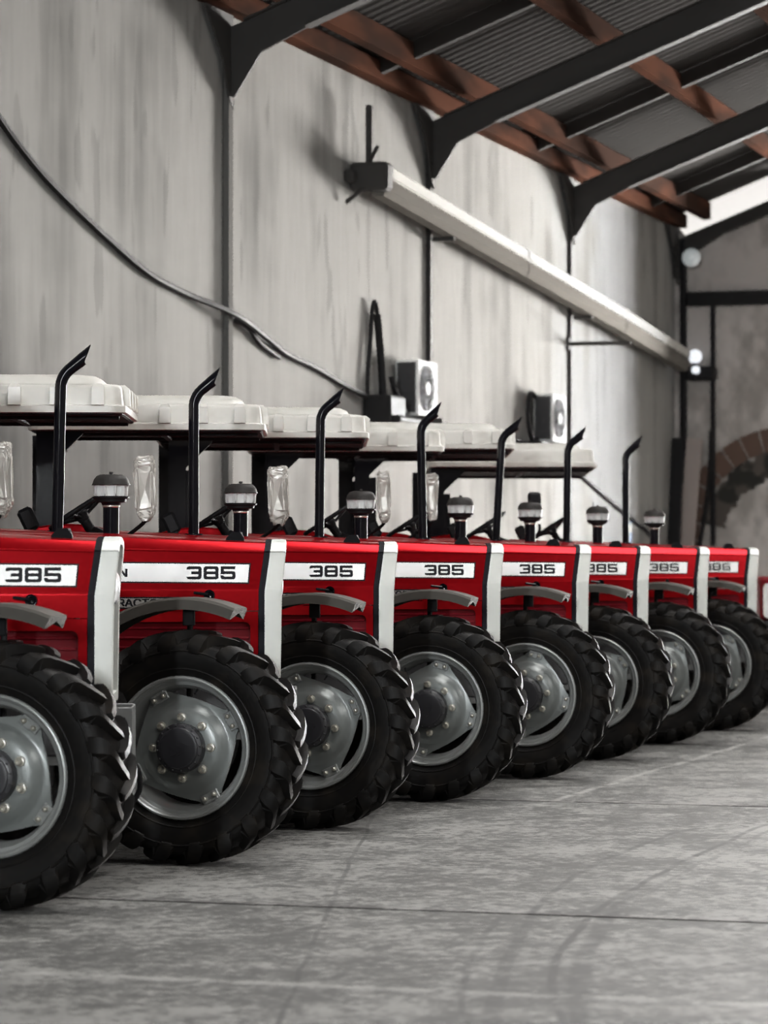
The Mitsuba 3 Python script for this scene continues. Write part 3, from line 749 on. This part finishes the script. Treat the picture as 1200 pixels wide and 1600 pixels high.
# dished disc: rounded square outline
def disc_mesh():
    na, rs = 96, [.0, .05, .10, .13, .165, .19, .205, .22, .235, 1.0]
    hh = [-.125, -.125, -.125, -.124, -.120, -.110, -.098, -.086, -.080, -.078]
    front, back = [], []
    A = np.arange(na) * 2 * math.pi / na
    loc_ = (A + math.pi / 4) % (math.pi / 2) - math.pi / 4
    out = np.minimum(.252 / np.cos(math.pi / 4 - np.abs(loc_)) * 0 + .238 / np.maximum(np.cos(np.abs(np.abs(loc_) - math.pi / 4)), .2), .286)
    out = np.where(np.abs(loc_) < .24, .289, np.minimum(.289, .246 / np.cos(math.pi / 4 - np.abs(loc_)) ** .75))
    rings = []
    for r, h in zip(rs, hh):
        rr = out if r == 1.0 else np.minimum(r, out - .004)
        rings.append(np.stack([rr * np.sin(A), A * 0 + h, rr * np.cos(A)], 1))
    rings.append(np.stack([out * np.sin(A), A * 0 - .064, out * np.cos(A)], 1))
    rings.append(np.stack([out * 0, A * 0 - .064, out * 0], 1))
    return loft(rings, caps=False)
disc = disc_mesh()
hubcap = lathe([(0, -.190), (.085, -.190), (.098, -.187), (.103, -.180), (.110, -.178), (.119, -.173), (.122, -.163), (.122, -.11), (0, -.11)], 48, 'y')
hubrim_bolts = cat([moved(trimesh.creation.icosphere(1, .006), M4((.111 * math.sin(t), -.177, .111 * math.cos(t)))) for t in np.arange(16) * math.pi / 8])
def tri(c, s):
    o = Polygon([(c - s, 0), (c + s, 0), (c, s * 1.5)])
    return o.difference(o.buffer(-.006))
emb = unary_union([affinity.translate(tri(-.028, .030), 0, 0), affinity.translate(tri(.028, .030), 0, 0), affinity.translate(tri(0, .036), 0, -.012)]).intersection(sbox(-.1, -.1, .1, .2))
em = moved(extr(affinity.translate(emb, 0, -.02), .004), np.array([[1, 0, 0, 0], [0, 0, -1, -.1895], [0, 1, 0, 0], [0, 0, 0, 1.0]]))
nut = lathe([(0, -.140), (.0075, -.140), (.0075, -.158), (.013, -.158), (.0155, -.154), (.0155, -.136), (.022, -.134), (.022, -.120), (0, -.120)], 16, 'y')
clamp = cat(bx(-.048, .048, -.092, -.076, .252, .300, .004), bx(-.040, .040, -.10, -.075, .288, .303, .004))
cbolt = moved(lathe([(0, -.112), (.008, -.110), (.012, -.105), (.0125, -.092), (0, -.092)], 10, 'y'), M4((0, 0, .274)))
valve = tube([[.0, -.10, .296], [.0, -.125, .275]], .005, 6)
# rear wheel
def scaled_wheel():
    rt = cat(lathe([(.41, -.17), (.45, -.19), (.55, -.21), (.64, -.215), (.70, -.205), (.725, -.18), (.735, 0), (.725, .18), (.70, .205), (.64, .215), (.55, .21), (.45, .19), (.41, .17)], 64, 'y'),
             [moved(loft([[[sg * .03, s * (-.0 if k == 0 else 1) * (.0 if k == 0 else .20), (.72 if up == 0 else .775)] for sg, up in ((-1, 0), (-1, 1), (1, 1), (1, 0))] if k == 0 else [[sg * .04 - .16, s * .205, (.69 if up == 0 else .765)] for sg, up in ((-1, 0), (-1, 1), (1, 1), (1, 0))] for k in (0, 1)]), M4(ry=2 * math.pi * (q + (.5 if s > 0 else 0)) / 20)) for s in (-1, 1) for q in range(20)])
    rr = cat(lathe([(.43, -.18), (.43, -.20), (.41, -.20), (.40, -.15), (.38, -.12), (.37, .12), (.42, .2), (.43, .18)], 48, 'y'), lathe([(0, -.06), (.2, -.06), (.24, -.02), (.38, -.02), (.38, 0), (0, 0)], 48, 'y'))
    return rt, rr
rtire, rrim = scaled_wheel()

# ply dicts shared by all tractors
S = {}
for n_, (m_, b_, s_) in dict(
    hood=(hood, 'm_red', 25), gasket=(gasket, 'm_gasket', 25), nose=(nose, 'm_white', 25), grille=(grille, 'm_black_matt', False), headlight=(headlight, 'm_lens', 35), emblem_front=(grille_emblem, 'm_zinc', False),
    side_panel=(side_panel, 'm_red', False), louvre=(louvre, 'm_red_dark', False), rear_panel=(rear_panel, 'm_red', False), latch=(latch, 'm_black', 35), plug=(badge_hole, 'm_black_matt', 35),
    hoodcap=(hoodcap, 'm_rubber', False), decal_b=(decal_b, 'm_decal_black', False), decal_w=(decal_w, 'm_decal_white', False), num=(num, 'm_decal_black', False), letters=(letters, 'm_decal_black', False),
    strip_b=(strip_b, 'm_decal_black', False), strip_g=(strip_g, 'm_decal_grey', False), strip_t=(strip_t, 'm_decal_black', False), exhaust=(exhaust, 'm_black', 40), exhaust_flange=(exhaust_flange, 'm_black', 35),
    pc_tube=(pcs(pc_tube), 'm_black', 35), pc_clamp=(pcs(pc_clamp), 'm_zinc', 35), pc_tray=(pcs(pc_tray), 'm_black_matt', 35), pc_bowl=(pcs(pc_bowl), 'm_clear', True), pc_vanes=(pcs(pc_vanes), 'm_vane', 35), pc_cap=(pcs(pc_cap), 'm_cap', 35), pc_knob=(pcs(pc_knob), 'm_cap', 35),
    can_rim=(can_rim, 'm_canopy', 25), can_body=(can_body, 'm_canopy', 30), can_dome=(can_dome, 'm_canopy', 30), can_liner=(can_liner, 'm_black_matt', False),
    post0=(posts[0], 'm_black', False), post1=(posts[1], 'm_black', False), crossbar=(crossbar, 'm_black', False), steer=(steer, 'm_black_matt', 40), column=(column, 'm_black_matt', 40), dash=(dash, 'm_black_matt', 20),
    seat_c=(seat_c, 'm_black_matt', 30), seat_b=(seat_b, 'm_black_matt', 30), arm=(arm, 'm_black_matt', 30), mir_arm=(mir_arm, 'm_black_matt', 40), bag0=(bags[0], 'm_film', False), bag1=(bags[1], 'm_film', False), bag2=(bags[2], 'm_film', False), bag3=(bags[3], 'm_film', False), mir_dark=(mir_dark, 'm_black_matt', 30),
    rf_r=(rear_fender_r, 'm_red', 35), rf_l=(rear_fender_l, 'm_red', 35), ff=(front_fender, 'm_fender', 35), strut=(fender_strut, 'm_black_matt', False), chassis=(chassis, 'm_chassis', False), axle=(axle, 'm_chassis', False), carrier=(carrier, 'm_carrier', False), hook=(hook, 'm_black_matt', 35),
    tire=(tire, 'm_tire', 33), rim=(rim, 'm_rim', 30), disc=(disc, 'm_disc', 30), hubcap=(hubcap, 'm_hub', 30), hubbolts=(hubrim_bolts, 'm_hub', True), emb=(em, 'm_hub', False), nut=(nut, 'm_zinc', 30), clamp=(clamp, 'm_rim', False), cbolt=(cbolt, 'm_zinc', 40), valve=(valve, 'm_black_matt', 40),
    rtire=(rtire, 'm_tire', 32), rrim=(rrim, 'm_rim', 30)).items():
    S[n_] = mikit.ply(m_, b_, smooth=s_)
S['pad'] = [mikit.ply(p_, 'm_canopy', smooth=30) for p_ in pads]

HEAD = math.radians(19.1)
ORG = [(3.84, 13.21), (3.894, 15.322), (3.847, 17.403), (3.902, 19.515), (3.962, 21.629), (3.923, 23.712), (3.952, 25.816), (3.971, 27.917)]
#        steer  axle x  spin  disc  exhaust lean  mirror  canopy(height, roll, pitch)
SPEC = [dict(st=18, ax=-.485, spin=-54), dict(st=18, ax=-.475, spin=-29), dict(st=18, ax=-.475, spin=-24), dict(st=17, ax=-.475, spin=-75.5), dict(st=17, ax=-.475, spin=-78), dict(st=18, ax=-.475, spin=-35), dict(st=18, ax=-.475, spin=-52), dict(st=18, ax=-.475, spin=-55)]
LEAN = [0, .02, .0, .01, -.02, .055, .015, 0]
CANZ = [2.32, 2.32, 2.332, 2.319, 2.332, 2.326, 2.388, 2.294]
ROLL = [0, 0, .002, .006, -.019, .011, -.033, -.039]
CANX = [0, 0, 0, .02, -.03, -.06, -.10, .06]
MIR = ['bag0', 'bag1', 'bag0', 'bag1', 'bag2', 'bag3', 'dark', 'stick']
LAB = ['red tractor nearest the camera, its front wheel cut off by the left edge',
       'red tractor second from the left, letter N and grey TRACTORS strip in view',
       'red tractor third from the left, partly behind the white nose of the second',
       'red tractor fourth from the left, in the middle of the row',
       'red tractor fifth from the left, between the fourth and sixth of the row',
       'red tractor sixth from the left, third from the far end of the row',
       'red tractor second from the far end, a round black plug on its side',
       'red tractor farthest from the camera, last of the row at the right']
for i in range(8):
    base = M4((ORG[i][0], ORG[i][1], 0), rz=HEAD + math.radians([1.0, .3, 0, 0, 0, 0, 0, 0][i]))
    sp = SPEC[i]
    k = 'tractor' if i == 0 else f'tractor_{i:03d}'
    tag(k, LAB[i], 'tractor', 'red tractors parked in a slanting row')
    def pt(name, s, m=None):
        return put(k + '__' + name, S[s] if isinstance(s, str) else s, to=base if m is None else base @ m)
    pt('hood', 'hood'); pt('hood__seal_strip', 'gasket')
    if i == 6:
        pt('hood__plug', 'plug')
    else:
        pt('hood__latch', 'latch')
    pt('hood__cap', 'hoodcap')
    n = pt('nose_cowl', 'nose'); labels[n] = {'label': 'white nose cowl'}
    pt('nose_cowl__grille', 'grille')
    for y in (-.16, .16):
        pt('nose_cowl__headlight', 'headlight', M4((.035, y, 1.38)))
    pt('nose_cowl__emblem', 'emblem_front')
    pt('side_panel', 'side_panel'); pt('side_panel__louvre', 'louvre'); pt('side_panel', 'rear_panel')
    n = pt('name_plate', 'decal_b'); labels[n] = {'label': 'white name plate with the number 385'}
    pt('name_plate__face', 'decal_w'); pt('name_plate__number', 'num'); pt('name_plate__lettering', 'letters')
    n = pt('badge_strip', 'strip_b'); labels[n] = {'label': 'grey strip reading TRACTORS'}
    pt('badge_strip__face', 'strip_g'); pt('badge_strip__lettering', 'strip_t')
    Me = M4((-1.187, -.10, 0)) @ M4((0, 0, 1.65), ry=LEAN[i]) @ M4((0, 0, -1.65))
    n = pt('exhaust_pipe', 'exhaust', Me); labels[n] = {'label': 'black exhaust pipe bent forward at the top'}
    pt('exhaust_pipe__flange', 'exhaust_flange', M4((-1.187, -.10, 0)))
    n = pt('pre_cleaner', 'pc_tube'); labels[n] = {'label': 'air pre-cleaner with a clear bowl'}
    for a_, b_ in (('cap', 'pc_cap'), ('knob', 'pc_knob'), ('bowl', 'pc_bowl'), ('vanes', 'pc_vanes'), ('tray', 'pc_tray'), ('clamp', 'pc_clamp')):
        pt('pre_cleaner__' + a_, b_)
    Mc = M4((-2.30 + CANX[i], 0, CANZ[i] + .008), rx=ROLL[i])
    n = pt('canopy', 'can_rim', Mc); labels[n] = {'label': 'off-white ribbed canopy roof'}
    pt('canopy__body', 'can_body', Mc); pt('canopy__dome', 'can_dome', Mc); pt('canopy__liner', 'can_liner', Mc)
    if i != 7:
        for p_ in S['pad']:
            pt('canopy__pad', p_, Mc)
    pt('roll_bar_post', 'post0', M4((0, 0, CANZ[i] - 2.345))); pt('roll_bar_post', 'post1', M4((0, 0, CANZ[i] - 2.345))); pt('roll_bar', 'crossbar')
    pt('steering_wheel', 'steer'); pt('steering_wheel__column', 'column'); pt('dashboard', 'dash')
    pt('seat', 'seat_c'); pt('seat__backrest', 'seat_b'); pt('control_lever', 'arm')
    if MIR[i] == 'stick':
        pt('aerial', mikit.ply(tube([[-1.5, -.3, 1.6], [-1.5, -.3, 2.02]], .006, 6), 'm_black_matt', smooth=40))
    elif MIR[i] == 'dark':
        pt('mirror', 'mir_dark', M4((-1.487, -.50, 1.965), rz=.1)); pt('mirror__arm', 'mir_arm')
    else:
        mx = (-1.45, -.50, 1.915) if i < 4 else ((-1.475, -.50, 1.945) if i == 4 else (-1.70, -.5, 1.985))
        n = pt('mirror', MIR[i], M4(mx, rz=rng.uniform(-.2, .2), ry=-.03)); labels[n] = {'label': 'side mirror wrapped in crinkled film'}
        pt('mirror__arm', 'mir_arm', M4((mx[0] + 1.45, 0, mx[2] - 1.915)))
    pt('rear_fender', 'rf_r'); pt('rear_fender', 'rf_l')
    pt('chassis', 'chassis'); pt('front_axle', 'axle')
    n = pt('front_carrier', 'carrier'); labels[n] = {'label': 'grey sheet metal front carrier'}
    pt('front_carrier__tow_hook', 'hook')
    for side in (-1, 1):
        A = M4((sp['ax'] - (.05 if side > 0 else 0), side * .78, .582), rz=-math.radians(sp['st'] + (4 if side > 0 else 0)), s=(1, -side, 1))
        W = A @ M4(ry=math.radians(sp['spin'] + (40 if side > 0 else 0)))
        w = pt('front_wheel', 'rim', W).split('__', 1)[1]
        pt(w + '__tire', 'tire', W); pt(w + '__wheel_disc', 'disc', W)
        if side < 0:
            pt(w + '__hub_cap', 'hubcap', W); pt(w + '__hub_cap_bolts', 'hubbolts', W); pt(w + '__emblem', 'emb', W)
            for q in range(8):
                pt(w + '__hub_nut', 'nut', W @ M4(ry=q * math.pi / 4 + math.radians(28)) @ M4((0, 0, .150)))
            for q in range(4):
                C = W @ M4(ry=q * math.pi / 2)
                pt(w + '__rim_clamp', 'clamp', C)
                for s2 in (-1, 1):
                    pt(w + '__clamp_bolt', 'cbolt', C @ M4((s2 * .027, 0, 0)))
            pt(w + '__valve', 'valve', W @ M4(ry=.75))
        f_ = pt('front_fender', 'ff', A)
        labels[f_] = {'label': 'grey plastic mudguard over the front wheel'}
        pt(f_.split('__', 1)[1] + '__strut', 'strut', A)
        B = M4((-2.75, side * .72, .775), s=(1, -side, 1))
        w = pt('rear_wheel', 'rrim', B).split('__', 1)[1]
        pt(w + '__tire', 'rtire', B)

# ------------------------------------------------------------------ dark red machine at the right edge
k = 'red_trailer'
Bm = M4((4.56, 31.45, 0), rz=math.radians(12))
put(k + '__body', bx(-1.2, .9, -.5, 1.4, .90, 1.33, .03), 'm_red_dark', Bm, False)
put(k + '__white_panel', moved(extr(rrect(-1.17, .15, .92, 1.27, .05), .02), frame((0, -.5, 0), (1, 0, 0), (0, 0, 1))), 'm_decal_white', Bm, False)
put(k + '__blue_stripe', bx(-1.00, .10, -.532, -.52, 1.10, 1.22, .002), 'm_sign_blue', Bm, False)
put(k + '__bumper', bx(-1.25, .95, -.56, 1.45, .80, .89, .02), 'm_black_matt', Bm, False)
put(k + '__skirt', bx(-1.2, .9, -.5, 1.4, .60, .79, .02), 'm_red_dark', Bm, False)
for x in (-.7, .5):
    for y in (-.35, 1.25):
        put(k + '__wheel', moved(lathe([(0, -.1), (.2, -.1), (.24, -.06), (.27, -.1), (.33, -.09), (.345, 0), (.33, .09), (.27, .1), (0, .1)], 32, 'y'), M4((x, y, .345))), 'm_tire', Bm)
tag(k, 'dark red trailer with a white side panel and black bumper behind the farthest tractor', 'trailer')
